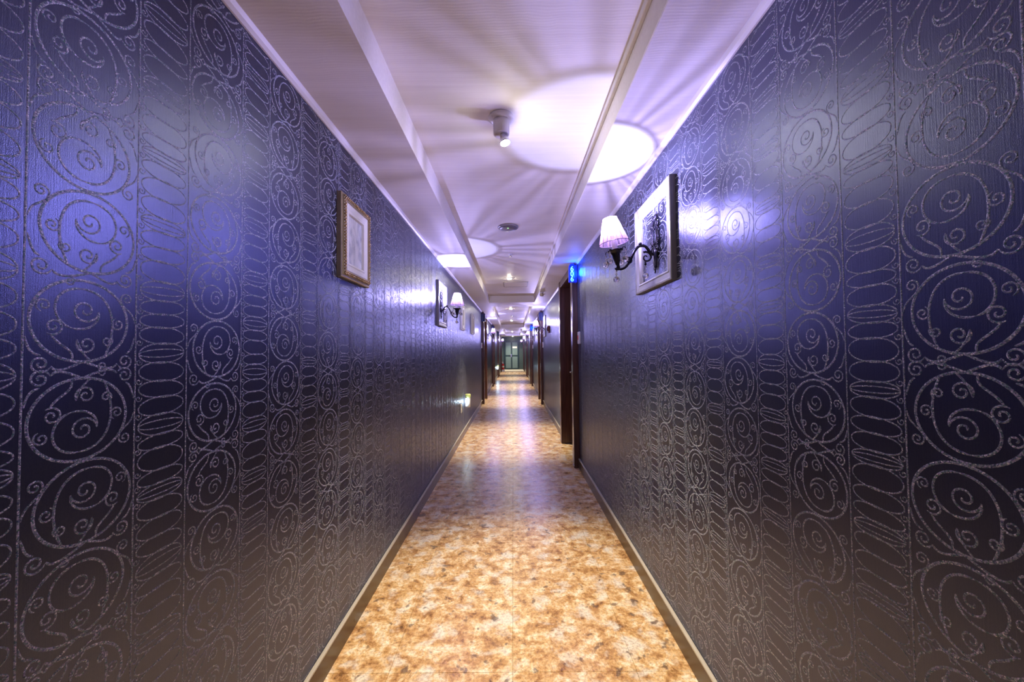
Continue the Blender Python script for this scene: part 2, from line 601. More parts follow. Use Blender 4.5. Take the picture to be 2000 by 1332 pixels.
# ------------------------------------------------------------------ wallpaper relief
def spiral(cx, cy, r, turns, a0, d, n, rin=0.10):
    t = np.linspace(0, 1, n)
    ang = a0 - d * 2 * PI * turns * (1 - t)
    rr = r * (rin + (1 - rin) * t ** 0.85)
    return np.stack([cx + rr * np.cos(ang), cy + rr * np.sin(ang)], 1)
def arc(cx, cy, rx, ry, a0, a1, n):
    t = np.linspace(a0, a1, n)
    return np.stack([cx + rx * np.cos(t), cy + ry * np.sin(t)], 1)
def bz(p0, p1, p2, p3, n):
    return np.array(bez(p0, p1, p2, p3, n - 1))

def ribbon(pts, w, n_edge_taper=True, h=0.0006):
    """flat path (u, v) -> relief ribbon, triangular section"""
    d = np.gradient(pts, axis=0)
    d /= np.maximum(np.linalg.norm(d, axis=1, keepdims=True), 1e-9)
    nrm = np.stack([-d[:, 1], d[:, 0]], 1)
    k = len(pts)
    ww = np.full(k, w * 0.37)
    if n_edge_taper:
        ww *= np.minimum(1, 0.45 + np.minimum(np.arange(k), np.arange(k)[::-1]) / max(3, k * 0.12))
    a = pts + nrm * ww[:, None]
    b = pts - nrm * ww[:, None]
    V = np.zeros((k * 3, 3))
    V[0::3, :2] = a; V[0::3, 2] = 0.00005
    V[1::3, :2] = pts; V[1::3, 2] = h
    V[2::3, :2] = b; V[2::3, 2] = 0.00005
    i = np.arange(k - 1) * 3
    F = np.concatenate([np.stack([i, i + 1, i + 4, i + 3], 1), np.stack([i + 1, i + 2, i + 5, i + 4], 1)])
    return V, F

def join(parts):
    Vs, Fs, o = [], [], 0
    for V, F in parts:
        Vs.append(V); Fs.append(F + o); o += len(V)
    return np.concatenate(Vs), np.concatenate(Fs)

WB, NB = 0.186, 0.126           # wide band of scroll rings, narrow band of stacked lenses
MH = 0.168                      # height of one ring motif
def wide_motif(q, var):
    """one ring motif in (0..WB) x (0..MH); q = sampling density"""
    n = lambda k: max(8, int(k * q))
    R = []
    cx, cy = WB * 0.53, MH * 0.54
    rx, ry = WB * 0.43, MH * 0.45
    e = lambda a: (cx + rx * math.cos(a), cy + ry * math.sin(a))
    R.append(ribbon(arc(cx, cy, rx, ry, -1.7, -1.7 + 2 * PI, n(64)), 0.0070, False))
    # inner ring leaves the outer ring at its foot, runs round and ends in the central spiral
    R.append(ribbon(bz(e(-2.05), (cx - 0.062, cy - 0.020), (cx - 0.058, cy + 0.062), (cx + 0.004, cy + 0.060), n(26)), 0.0060))
    R.append(ribbon(bz((cx + 0.004, cy + 0.060), (cx + 0.056, cy + 0.058), (cx + 0.054, cy - 0.004), (cx + 0.018, cy - 0.014), n(24)), 0.0058))
    R.append(ribbon(bz((cx + 0.018, cy - 0.014), (cx - 0.008, cy - 0.020), (cx - 0.030, cy - 0.002), (cx - 0.026, cy + 0.020), n(16)), 0.0056))
    R.append(ribbon(spiral(cx - 0.003, cy + 0.020, 0.023, 1.5, PI, -1, n(40)), 0.0052))
    R.append(ribbon(bz(e(-1.35), (cx + 0.012, cy - 0.050), (cx + 0.034, cy - 0.052), (cx + 0.050, cy - 0.026), n(18)), 0.0055))
    R.append(ribbon(spiral(cx + 0.046, cy - 0.012, 0.0155, 1.5, -0.9, 1, n(32)), 0.0048))
    R.append(ribbon(spiral(cx - 0.006, cy - 0.043, 0.0175, 1.5, 0.5, 1, n(34)), 0.0050))
    R.append(ribbon(bz((cx + 0.009, cy - 0.035), (cx + 0.004, cy - 0.060), (cx - 0.006, cy - 0.066), e(-1.75), n(12)), 0.0048))
    R.append(ribbon(spiral(cx + 0.060, cy + 0.024, 0.012, 1.4, -1.2, -1, n(28)), 0.0044))
    R.append(ribbon(spiral(cx - 0.062, cy - 0.002, 0.013, 1.5, 1.2, 1, n(30)), 0.0046))
    R.append(ribbon(spiral(cx - 0.042, cy - 0.036, 0.011, 1.4, 2.2, -1, n(26)), 0.0044))
    # curls and brackets between the rings
    foot = (cx, cy - ry)
    R.append(ribbon(spiral(0.022, 0.014, 0.016, 1.6, -0.3, 1, n(34)), 0.0048))
    R.append(ribbon(bz((0.038, 0.010), (0.046, -0.006), (0.070, 0.004), foot, n(20)), 0.0058))
    R.append(ribbon(spiral(0.162, 0.013, 0.0155, 1.6, PI + 0.3, -1, n(34)), 0.0048))
    R.append(ribbon(bz((0.147, 0.009), (0.140, -0.006), (0.122, 0.004), foot, n(18)), 0.0058))
    R.append(ribbon(spiral(0.064, -0.006, 0.0085, 1.3, 1.6, 1, n(22)), 0.0042))
    R.append(ribbon(bz((0.003, 0.064), (0.008, 0.040), (0.012, 0.032), (0.020, 0.030), n(14)), 0.0052))
    R.append(ribbon(bz((WB - 0.003, 0.060), (WB - 0.006, 0.036), (0.172, 0.030), (0.162, 0.028), n(14)), 0.0052))
    R.append(ribbon(spiral(0.020, MH - 0.026, 0.0125, 1.5, -0.9, -1, n(28)), 0.0044))
    R.append(ribbon(bz((0.031, MH - 0.034), (0.020, MH - 0.052), (0.006, MH - 0.050), (0.003, MH - 0.075), n(12)), 0.0046))
    V, F = join(R)
    V = V.copy()
    if var == 1:                 # turned half round
        V[:, 0] = WB - V[:, 0]; V[:, 1] = MH - V[:, 1]
    if var == 2:                 # mirrored
        V[:, 0] = WB - V[:, 0]; F = F[:, ::-1]
    return V, F
rng = np.random.RandomState(3)
def narrow_band(q, height, rs):
    R, z = [], 0.0
    k = 0
    while z < height:
        h = 0.030 + 0.020 * rs.rand()
        n = max(8, int(22 * q))
        t = np.linspace(0, PI, n)
        x = 0.008 + (NB - 0.016) * (1 - np.cos(t)) / 2
        up = z + h / 2 + h * 0.52 * np.sin(t) ** 0.9
        lo = z + h / 2 - h * 0.52 * np.sin(t) ** 0.9
        tilt = (x - NB / 2) * (rs.rand() - 0.5) * 0.10
        R.append(ribbon(np.stack([x, up + tilt], 1), 0.0040, False))
        R.append(ribbon(np.stack([x, lo + tilt], 1), 0.0040, False))
        if k % 4 == 2:
            R.append(ribbon(np.stack([x, z + h / 2 + h * 0.2 * np.sin(t) + tilt], 1), 0.0034, False))
            R.append(ribbon(np.stack([x, z + h / 2 - h * 0.2 * np.sin(t) + tilt], 1), 0.0034, False))
        # the small curl that ties a lens to the band edge
        R.append(ribbon(spiral(0.008, z + 0.002, 0.0075, 1.2, 0.4, 1, max(8, int(18 * q))), 0.0034))
        z += h * 0.98
        k += 1
    return join(R)
def seam(height):
    pts = np.stack([np.zeros(40), np.linspace(0, height, 40)], 1)
    return ribbon(pts, 0.0048, False, 0.0007)

ZB, ZH = 0.116, ZS - 0.024 - 0.116
def scrollwork(name, parent, x, s, ystart, yend):
    parts = []
    yy = ystart
    rs = np.random.RandomState(11 if s > 0 else 23)
    col = 0
    while yy < yend:
        q = 1.0 if yy < 1.6 else (0.6 if yy < 3 else (0.4 if yy < 5 else 0.3))
        nrow = int(ZH / MH)
        off = rs.rand() * 0.0
        for r in range(-1, nrow + 2):
            h0 = r * MH + (0.05 if col % 2 else 0.0) - 0.02
            V, F = wide_motif(q, (r + col) % 3)
            keep = (V[F][:, :, 0] + yy < yend).all(1) & ((V[F][:, :, 1] + h0 > 0) & (V[F][:, :, 1] + h0 < ZH)).all(1)
            F = F[keep]
            if not len(F):
                continue
            parts.append((V + np.array([yy, ZB + h0, 0]), F))
        parts.append((lambda a: (a[0] + np.array([yy, ZB, 0]), a[1]))(seam(ZH)))
        if yy + WB < yend:
            parts.append((lambda a: (a[0] + np.array([yy + WB, ZB, 0]), a[1]))(seam(ZH)))
        V, F = narrow_band(q, ZH, rs)
        F = F[(V[F][:, :, 0] + yy + WB < yend).all(1)]
        F = F[(V[F][:, :, 1] < ZH).all(1)]
        parts.append((V + np.array([yy + WB, ZB, 0]), F))
        yy += WB + NB
        col += 1
    V, F = join(parts)
    W = np.empty_like(V)
    W[:, 0] = x + s * V[:, 2]
    W[:, 1] = V[:, 0]
    W[:, 2] = V[:, 1]
    me = bpy.data.meshes.new(name)
    me.vertices.add(len(W))
    me.vertices.foreach_set('co', W.astype(np.float32).ravel())
    if s < 0:
        pass
    F = F[:, ::-1] if s > 0 else F
    me.loops.add(F.size)
    me.loops.foreach_set('vertex_index', F.astype(np.int32).ravel())
    me.polygons.add(len(F))
    me.polygons.foreach_set('loop_start', np.arange(len(F), dtype=np.int32) * 4)
    me.update(calc_edges=True)
    me.validate()
    me.materials.append(M['glitter'])
    o = link(name, me, parent)
    o['kind'] = 'stuff'
    return o
# band edges of the paper: wide bands start at these distances
P = WB + NB
scrollwork('wallpaper_scrollwork', wall_left, XL, 1, 0.617 - P, 9.64)
scrollwork('wallpaper_scrollwork', wall_right, XR, -1, 0.545 - P, 4.34)
scrollwork('wallpaper_scrollwork', wall_right, XR, -1, 5.66, 9.44)

# ------------------------------------------------------------------ doors
def door(n, y0, y1, side):
    x = XL if side == 'l' else XR
    rz = LEFT if side == 'l' else RIGHT
    d = structure(link('door_%d' % n, None, None, (x, (y0 + y1) / 2, 0), (0, 0, rz)))
    w = (y1 - y0) / 2 - 0.001
    pw, out, dep = 0.12, 0.064, -0.13
    top = ZS - 0.001
    for s in (-1, 1):
        a, b = sorted((s * w, s * (w - pw)))
        MB().box(a, b, dep, out, 0.001, top, ch=0.004).build('jamb', M['wood'], d)
    MB().box(-w + pw, w - pw, dep, out - 0.004, top - 0.095, top, ch=0.004).build('header', M['wood'], d)
    lf = MB()
    lf.box(-w + pw + 0.002, w - pw - 0.002, dep - 0.045, dep - 0.003 + 0.03, 0.006, top - 0.097)
    lf.ring(2 * (w - pw) - 0.24, 0.85, [(0, dep + 0.026), (0.015, dep + 0.036), (0.03, dep + 0.036), (0.045, dep + 0.026)])
    leaf = lf.build('leaf', M['leaf'], d)
    h = MB()
    hx = (w - pw) - 0.08
    h.box(hx - 0.02, hx + 0.02, dep + 0.027, dep + 0.035, 0.95, 1.12, ch=0.003)
    h.tube([(hx, dep + 0.035, 1.04), (hx, dep + 0.075, 1.04), (hx - 0.11, dep + 0.075, 1.04)], 0.009)
    h.build('handle', M['chrome'], leaf)
    return d
nd = 1
for a, b in DOORS_R:
    door(nd, a, b, 'r'); nd += 1
for a, b in DOORS_L:
    door(nd, a, b, 'l'); nd += 1

# double steel fire door in the end wall
d = structure(link('door_%d' % nd, None, None, (-0.11, Y1, 0), (0, 0, PI)))
W2, H2 = 0.52, 2.02
for s in (-1, 1):
    a, b = sorted((s * W2, s * (W2 - 0.06)))
    MB().box(a, b, 0.0, 0.06, 0.021, H2, ch=0.004).build('jamb', M['tealdark'], d)
MB().box(-W2, W2, 0.0, 0.06, H2, H2 + 0.07, ch=0.004).build('header', M['tealdark'], d)
for s in (-1, 1):
    a, b = sorted((s * 0.002, s * (W2 - 0.062)))
    lf = MB().box(a, b, 0.0, 0.035, 0.023, H2 - 0.002).build('leaf', M['tealdark'], d)
    a, b = sorted((s * 0.05, s * (W2 - 0.10)))
    MB().box(a, b, 0.034, 0.045, 0.12, 0.93, ch=0.006).build('panel', M['tealpale'], lf)
    MB().box(a, b, 0.034, 0.045, 1.04, H2 - 0.08, ch=0.006).build('panel', M['tealpale'], lf)
    if s > 0:
        h = MB().box(-0.005, 0.055, 0.035, 0.06, 0.9, 1.1, ch=0.004)
        h.tube([(0.025, 0.06, 1.03), (0.025, 0.10, 1.03), (0.17, 0.10, 1.05)], 0.016)
        h.build('handle', M['chrome'], lf)
sg = thing('notice_plate', 'white notice plate on the upper right panel of the teal double door', 'sign', (-0.11, Y1 - 0.046, 0), PI)
MB().box(-0.40, -0.06, 0, 0.008, 1.52, 1.66, ch=0.002).build('plate', M['white'], sg)
MB().ring(0.34, 0.14, [(0, 0.008), (0.004, 0.011), (0.012, 0.011), (0.016, 0.008)]).build('rim', M['silver'], sg, (-0.23, 0, 1.59))

# ------------------------------------------------------------------ room number signs
def sign(loc, rz, label, lit, text=None, group=None):
    r = thing('room_sign', label, 'sign', loc, rz, group)
    body = M['signblue'] if lit else M['signoff']
    edge = M['signedge'] if lit else M['signgrey']
    b = MB().box(-0.038, 0.038, -0.03, 0.03, 0.0, 0.185, ch=0.005)
    b.build('body', body, r)
    c = MB()
    c.add([(-0.036, -0.028, 0.185), (0.036, -0.028, 0.185), (0.036, 0.028, 0.185), (-0.036, 0.028, 0.185),
           (-0.020, -0.016, 0.213), (0.020, -0.016, 0.213), (0.020, 0.016, 0.213), (-0.020, 0.016, 0.213)],
          [(3, 2, 1, 0), (4, 5, 6, 7), (0, 1, 5, 4), (1, 2, 6, 5), (2, 3, 7, 6), (3, 0, 4, 7)])
    c.build('cap', M['signedge'] if lit else M['signoff'], r)
    side = 1 if loc[0] > 0 else -1
    a, bb = sorted((side * 0.038, side * 0.052))
    MB().box(a, bb, -0.036, 0.036, -0.004, 0.195, ch=0.003).build('side_plate', edge, r)
    a, bb = sorted((side * 0.052, side * 0.067))
    MB().box(a, bb, -0.012, 0.012, 0.03, 0.21, ch=0.002).build('bracket', M['signoff'], r)
    if text:
        for i, ch in enumerate(text):
            cu = bpy.data.curves.new('digit', 'FONT')
            cu.body = ch
            cu.size = 0.080
            cu.align_x = 'CENTER'
            cu.extrude = 0.0015
            cu.offset = 0.0012
            tmp = bpy.data.objects.new('digit_source', cu)
            C.objects.link(tmp)
            bpy.context.view_layer.update()
            me = bpy.data.meshes.new_from_object(tmp.evaluated_get(bpy.context.evaluated_depsgraph_get()))
            bpy.data.objects.remove(tmp)
            me.materials.clear()
            me.materials.append(M['digit'])
            link('digit', me, r, (-0.004, -0.0315, 0.124 - 0.0585 * i), (PI / 2, 0, 0))
    if lit:
        for dx, dy in ((side * 0.03, -0.08),):
            l = bpy.data.lights.new('sign_light', 'POINT')
            l.energy = 4.5
            l.color = (0.01, 0.10, 1.0)
            l.shadow_soft_size = 0.05
            lo = bpy.data.objects.new('sign_light', l)
            C.objects.link(lo)
            lo.parent = r
            lo.location = (dx, dy, 0.10)
    return r
sign((0.683, 4.325, 2.126), 0, 'lit blue acrylic room sign reading 606 at the top of the nearest door', True, '606')
sign((0.683, 9.42, 2.095), 0, 'unlit grey-blue room sign on the second doorway of the 606 side', False)
sign((0.683, 14.26, 2.095), 0, 'lit blue room sign on the third doorway of the 606 side', True)
sign((0.683, 19.16, 2.095), 0, 'small unlit room sign on the fourth doorway of the 606 side', False)
sign((-0.735, 9.61, 2.095), 0, 'dark navy room sign on the first doorway of the wall opposite 606', False)
sign((-0.735, 14.26, 2.095), 0, 'dark room sign on the second doorway of the wall opposite 606', False)
sign((-0.735, 19.16, 2.095), 0, 'dark room sign on the third doorway of the wall opposite 606', False)

# ------------------------------------------------------------------ small wall devices
def card_switch(yy, side, label):
    x = XL if side == 'l' else XR
    r = thing('door_bell_plate', label, 'switch', (x, yy, 1.42), LEFT if side == 'l' else RIGHT)
    MB().box(-0.045, 0.045, 0.0005, 0.022, 0, 0.135, ch=0.004).build('plate', M['white'], r)
    MB().box(-0.022, 0.022, 0.022, 0.026, 0.045, 0.095, ch=0.003).build('button', M['redmark'], r)['label'] = 'red push button'
card_switch(4.24, 'r', 'white bell plate with red button beside the 606 doorway')
card_switch(9.36, 'r', 'white bell plate beside the second doorway on the 606 side')
card_switch(14.18, 'r', 'white bell plate beside the third doorway on the 606 side')
card_switch(9.53, 'l', 'white bell plate before the first doorway of the wall opposite 606')

r = thing('fire_alarm_sounder', 'rounded maroon fire alarm between the 606 doorway and the next silver frame', 'alarm', (XR, 7.76, 1.775), RIGHT)
MB().lathe([(0.062, 0.0005), (0.062, 0.02), (0.055, 0.042), (0.035, 0.055), (0.0, 0.058)], 20, mtx=Matrix.Rotation(-PI / 2, 4, 'X')).build('body', M['maroon'], r, (0, 0, 0.02))
MB().box(-0.055, 0.055, 0.0005, 0.03, -0.068, 0.03, ch=0.008).build('call_box', M['maroon'], r)

r = thing('power_outlet', 'pale wall socket low on the wall just before the emergency lamp', 'socket', (XL, 5.76, 0.415), LEFT)
MB().box(-0.06, 0.06, 0.0005, 0.014, 0, 0.135, ch=0.004).build('plate', M['cream'], r)
so = MB()
for zz in (0.04, 0.095):
    so.lathe([(0.021, 0.0), (0.021, 0.003), (0.018, 0.003), (0.016, 0.0)], 16, (0, 0.014, zz), mtx=Matrix.Rotation(-PI / 2, 4, 'X'))
so.build('socket_ring', M['white'], r)

def emergency_lamp(yy, label, power):
    r = thing('emergency_lamp', label, 'lamp', (XL, yy, 0.44), LEFT)
    MB().box(-0.05, 0.05, 0.0005, 0.018, -0.01, 0.20, ch=0.004).build('bracket', M['detector'], r)
    MB().lathe([(0.036, 0.0), (0.040, 0.004), (0.040, 0.150), (0.036, 0.158)], 20, (0, 0.058, 0)).build('body', M['white'], r)
    MB().lathe([(0.043, 0.156), (0.046, 0.162), (0.046, 0.200), (0.036, 0.212), (0.0, 0.214)], 20, (0, 0.058, 0)).build('cap', M['lime'], r)['label'] = 'yellow-green cap'
    for a, b in ((-0.052, -0.039), (0.039, 0.052)):
        MB().box(a, b, 0.024, 0.050, 0.02, 0.15, ch=0.003).build('lens', M['lens_on'], r)['label'] = 'lit white lens'
    for s in (-1, 1):
        l = bpy.data.lights.new('lamp_light', 'POINT')
        l.energy = power
        l.color = (0.62, 0.85, 1.0)
        l.shadow_soft_size = 0.012
        lo = bpy.data.objects.new('lamp_light', l)
        C.objects.link(lo)
        lo.parent = r
        lo.location = (s * 0.075, 0.05, 0.10)
emergency_lamp(6.2, 'lit emergency lamp with lime cap low on the wall past the pale socket', 1.0)
emergency_lamp(18.4, 'far lit emergency lamp low on the wall near the fire extinguisher', 4.0)

r = thing('fire_extinguisher', 'red fire extinguisher on a white base by the far teal double door', 'extinguisher', (-0.68, 24.95, 0.021))
MB().box(-0.12, 0.12, -0.12, 0.12, 0, 0.10, ch=0.01).build('base', M['white'], r)
MB().lathe([(0.075, 0.10), (0.082, 0.12), (0.082, 0.40), (0.06, 0.46), (0.03, 0.48)], 20).build('cylinder', M['red'], r)
MB().lathe([(0.083, 0.24), (0.084, 0.25), (0.084, 0.34), (0.083, 0.35)], 20).build('paper_label', M['litfloor_label'], r)
MB().lathe([(0.028, 0.48), (0.028, 0.53), (0.02, 0.54)], 12).box(-0.10, 0.04, -0.014, 0.014, 0.54, 0.56, ch=0.003).box(-0.08, 0.04, -0.014, 0.014, 0.575, 0.60, ch=0.003).build('valve', M['white'], r)
MB().tube(bez((0.03, 0, 0.53), (0.16, -0.02, 0.52), (0.13, -0.02, 0.3), (0.10, -0.02, 0.22), 10), 0.011).build('hose', M['black'], r)

# ------------------------------------------------------------------ framed pictures
def picture(yy, zc, w, h, label, silver=False, proto=[None]):
    r = thing('framed_picture', label, 'picture', (XL, yy, zc), LEFT)
    if proto[0] is None:
        me = {}
        me['frame'] = MB().ring(w, h, [(0.0, 0.0005), (0.0, 0.020), (0.004, 0.024), (0.010, 0.024), (0.012, 0.030), (0.034, 0.034), (0.036, 0.022)]).mesh('frame', M['champagne'])
        bd = MB()
        for sx in (-1, 1):
            k = int(h / 0.0075)
            for i in range(k):
                zz = -h / 2 + 0.016 + i * (h - 0.032) / (k - 1)
                bd.ball((sx * (w / 2 - 0.021 + 0.004 * ((i % 2) * 2 - 1)), 0.0335, zz), 0.0036 + 0.0022 * random.random(), 1, smooth=True)
        k = int(w / 0.0075)
        for sz in (-1, 1):
            for i in range(k):
                xx = -w / 2 + 0.016 + i * (w - 0.032) / (k - 1)
                bd.ball((xx, 0.0335, sz * (h / 2 - 0.021 + 0.004 * ((i % 2) * 2 - 1))), 0.0036 + 0.0022 * random.random(), 1, smooth=True)
        me['beading'] = bd.mesh('beading', M['gold'])
        me['liner'] = MB().ring(w - 0.07, h - 0.07, [(0.0, 0.026), (0.004, 0.028), (0.030, 0.022), (0.034, 0.024), (0.042, 0.024), (0.046, 0.012)]).mesh('liner', M['cream'])
        a, b = w - 0.15, h - 0.15
        me['print'] = MB().box(-a / 2, a / 2, 0.004, 0.0125, -b / 2, b / 2).mesh('print', M['print'])
        proto[0] = me
    me = proto[0]
    f = link('frame', me['frame'], r)
    o = link('beading', me['beading'], r)
    if silver:
        for q in (f, o):
            q.material_slots[0].link = 'OBJECT'
            q.material_slots[0].material = M['palesilver']
    else:
        o['label'] = 'gilt beaded moulding'
    link('liner', me['liner'], r)
    link('print', me['print'], r)
    return r
picture(1.885, 1.896, 0.335, 0.395, 'gold and cream framed grey engraving nearest on the bare dark wall')
picture(5.95, 1.875, 0.335, 0.395, 'pale silver framed picture just past the sconce opposite 606', True)
picture(7.42, 1.875, 0.335, 0.395, 'pale silver framed picture last before the first doorway opposite the maroon alarm', True)

def open_frame(side, yy, zc, label):
    x = XL if side == 'l' else XR
    r = thing('silver_frame', label, 'frame', (x, yy, zc), LEFT if side == 'l' else RIGHT)
    w, h = 0.50, 0.485
    MB().ring(w, h, [(0.0, 0.0005), (0.0, 0.024), (0.003, 0.027)]).build('side', M['darkside'], r)
    MB().ring(w, h, [(0.003, 0.027), (0.010, 0.029), (0.014, 0.026), (0.040, 0.019), (0.046, 0.022), (0.052, 0.022), (0.058, 0.010), (0.060, 0.0005)]).build('moulding', M['silver'], r)
    return r

# ------------------------------------------------------------------ wall sconces
def candle_distribution(l):
    """photometric curve of a candle bulb: strongest sideways, weaker towards its tip and its cap"""
    l.use_nodes = True
    nt = l.node_tree
    em = next(n for n in nt.nodes if n.type == 'EMISSION')
    tc = N(nt, 'ShaderNodeTexCoord')
    sp = N(nt, 'ShaderNodeSeparateXYZ')
    nt.links.new(tc.outputs['Normal'], sp.inputs[0])
    mr = N(nt, 'ShaderNodeMapRange')
    setin(mr, From_Min=-1.0, From_Max=1.0)
    nt.links.new(sp.outputs['Z'], mr.inputs['Value'])
    r = ramp(nt, CANDLE)
    nt.links.new(mr.outputs[0], r.inputs[0])
    nt.links.new(r.outputs[0], em.inputs['Strength'])
def grey(v):
    return (v, v, v)
CANDLE = [(0.0, grey(0.06)), (0.28, grey(0.10)), (0.48, grey(0.70)), (0.60, grey(1.0)), (0.70, grey(0.75)), (0.82, grey(0.33)), (1.0, grey(0.20))]
def sconce(side, yy, zb, reach, tilt, label, first=[None]):
    """zb: height of the arm's root on the wall"""
    x = XL if side == 'l' else XR
    r = thing('wall_sconce', label, 'lamp', (x, yy, zb), LEFT if side == 'l' else RIGHT)
    if first[0] is None:
        me = {}
        bp_ = MB()
        def loop(pts, rad):
            bp_.tube([(p[0], 0.010, p[1]) for p in pts], rad, 6)
        # oval ring, scrolls and tail of the openwork plate
        t = [2 * PI * k / 40 for k in range(40)]
        bp_.tube([(0.026 * math.cos(a), 0.010, 0.088 + 0.052 * math.sin(a)) for a in t], 0.0042, 6, closed=True)
        bp_.tube([(0.044 * math.cos(a) * (1 + 0.14 * math.sin(6 * a)), 0.008, 0.094 + 0.082 * math.sin(a) * (1 + 0.06 * math.cos(8 * a))) for a in t], 0.0046, 6, closed=True)
        for s in (-1, 1):
            for cx, cz, rr, a0, tn in ((0.036, 0.150, 0.018, 0.5, 1.4), (0.044, 0.060, 0.016, -1.2, 1.4), (0.030, 0.018, 0.020, 2.0, 1.5), (0.020, 0.186, 0.014, 1.8, 1.3)):
                sp = spiral(cx, cz, rr, tn, a0, 1, 22)
                loop([(s * p[0], p[1]) for p in sp], [0.0024 + 0.0026 * i / 21 for i in range(22)])
            loop([(s * p[0], p[1]) for p in bez((0.004, -0.085), (0.03, -0.05), (0.004, -0.02), (0.034, 0.01), 14)], 0.0042)
        bp_.lathe([(0.0, -0.104), (0.009, -0.096), (0.005, -0.084), (0.013, -0.068), (0.010, -0.045), (0.018, -0.020), (0.024, 0.004), (0.018, 0.022), (0.008, 0.036), (0.0, 0.045)], 14, (0, 0.010, 0), mtx=Matrix.Diagonal((1, 0.5, 1, 1)))
        bp_.lathe([(0.0, 0.172), (0.012, 0.182), (0.010, 0.196), (0.0, 0.206)], 10, (0, 0.009, 0), mtx=Matrix.Diagonal((1, 0.5, 1, 1)))
        for zz in (0.052, 0.128):
            bp_.ball((0, 0.012, zz + 0.0), 0.0075, 1, smooth=True)
        me['backplate'] = bp_.mesh('backplate', M['black'])
        cup = MB()
        cup.lathe([(0.004, -0.098), (0.011, -0.092), (0.008, -0.082), (0.013, -0.066), (0.020, -0.040), (0.022, -0.022), (0.026, -0.010), (0.040, -0.006), (0.043, 0.0), (0.039, 0.002), (0.018, -0.004), (0.015, 0.002), (0.0, 0.002)], 20)
        for k in range(4):
            a = PI / 4 + k * PI / 2
            cup.tube([(rr * math.cos(a), rr * math.sin(a), zz) for rr, zz in ((0.038, -0.002), (0.048, 0.006), (0.056, 0.002), (0.058, -0.006))], 0.0026, 6)
        me['cup'] = cup.mesh('cup', M['black'])
        me['sleeve'] = MB().lathe([(0.0125, 0.0), (0.0135, 0.003), (0.0135, 0.075), (0.011, 0.080), (0.0, 0.080)], 18).mesh('candle_sleeve', M['sleeve'])
        me['bulb'] = MB().lathe([(0.006, 0.080), (0.010, 0.089), (0.0135, 0.098), (0.010, 0.111), (0.004, 0.122), (0.0, 0.125)], 14).mesh('bulb', M['sconcebulb'])
        # pleated shade: 64 pleats
        sh, npl = MB(), 64
        n2 = npl * 2
        rows = 7
        vs, fs = [], []
        for j in range(rows):
            f = j / (rows - 1)
            rb = 0.074 + (0.035 - 0.074) * f
            zz = 0.040 + 0.130 * f
            for k in range(n2):
                a = 2 * PI * k / n2
                rr = rb * (1 + (0.018 if k % 2 else -0.010))
                vs.append((rr * math.cos(a), rr * math.sin(a), zz))
        for j in range(rows - 1):
            for k in range(n2):
                k2 = (k + 1) % n2
                fs.append((j * n2 + k, j * n2 + k2, (j + 1) * n2 + k2, (j + 1) * n2 + k))
        sh.add(vs, fs)
        me['shade'] = sh.mesh('lamp_shade', M['shade'])
        rim = MB()
        tt = [2 * PI * k / 48 for k in range(48)]
        rim.tube([(0.0752 * math.cos(a), 0.0752 * math.sin(a), 0.039) for a in tt], 0.0017, 6, closed=True)
        rim.tube([(0.0352 * math.cos(a), 0.0352 * math.sin(a), 0.171) for a in tt], 0.0013, 6, closed=True)
        for k in range(6):
            a = 2 * PI * k / 6 + 0.35
            rim.tube([(0.0755 * math.cos(a), 0.0755 * math.sin(a), 0.039), (0.0352 * math.cos(a), 0.0352 * math.sin(a), 0.171)], 0.0011, 5)
        for k in range(3):
            a = 2 * PI * k / 3
            rim.tube([(0.013 * math.cos(a), 0.013 * math.sin(a), 0.074), (0.069 * math.cos(a), 0.069 * math.sin(a), 0.056)], 0.0012, 5)
        me['wire'] = rim.mesh('wire_frame', simple('mauve_wire', (0.16, 0.10, 0.17), 0.4))
        dr = MB()
        dr.ball((0, 0, -0.010), 0.0062, 1).ball((0, 0, -0.026), 0.0062, 1).ball((0, 0, -0.054), 0.0165, 2)
        dr.tube([(0, 0, 0.0), (0, 0, -0.040)], 0.0008, 4)
        me['drop'] = dr.mesh('crystal_drop', M['crystal'])
        first[0] = me
    me = first[0]
    link('backplate', me['backplate'], r)
    top = 0.020                        # cup rim above the arm's root
    ar = MB()
    q = reach / 0.215
    P0 = bez((0, 0.014, 0.0), (0, 0.045 * q, -0.01), (0, 0.040 * q, 0.055), (0, 0.085 * q, 0.042), 14)
    P1 = bez((0, 0.085 * q, 0.042), (0, 0.135 * q, 0.028), (0, 0.130 * q, -0.085), (0, 0.200 * q, -0.078), 18)
    P2 = bez((0, 0.200 * q, -0.078), (0, 0.212 * q, -0.078), (0, 0.215 * q, -0.078), (0, reach, -0.072), 5)
    pts = P0 + P1[1:] + P2[1:]
    ar.tube(pts, [0.0085 - 0.0025 * i / len(pts) for i in range(len(pts))], 10)
    sp = [(0, (0.055 + p[0]) * q, -0.018 + p[1]) for p in spiral(0.0, 0.0, 0.030, 1.25, 1.1, -1, 24)]
    ar.tube(sp, [0.0025 + 0.0035 * i / 23 for i in range(24)], 7)
    sp = [(0, (0.148 + p[0]) * q, -0.030 + p[1]) for p in spiral(0.0, 0.0, 0.017, 1.6, -2.0, 1, 24)]
    ar.tube(sp, [0.0025 + 0.003 * i / 23 for i in range(24)], 7)
    ar.ball((0, 0.085 * q, 0.052), 0.0095, 2, smooth=True)
    ar.lathe([(0.0, -0.062), (0.007, -0.056), (0.004, -0.048), (0.006, -0.040), (0.0, -0.034)], 10, (0, 0.060 * q, 0))
    ar.build('arm', M['black'], r)
    head = Matrix.Translation((0, reach, top)) @ Matrix.Rotation(-tilt, 4, 'X')
    def put(name, key, par=None):
        o = link(name, me[key], par or r)
        if par is None:
            o.matrix_local = head
        return o
    put('cup', 'cup')
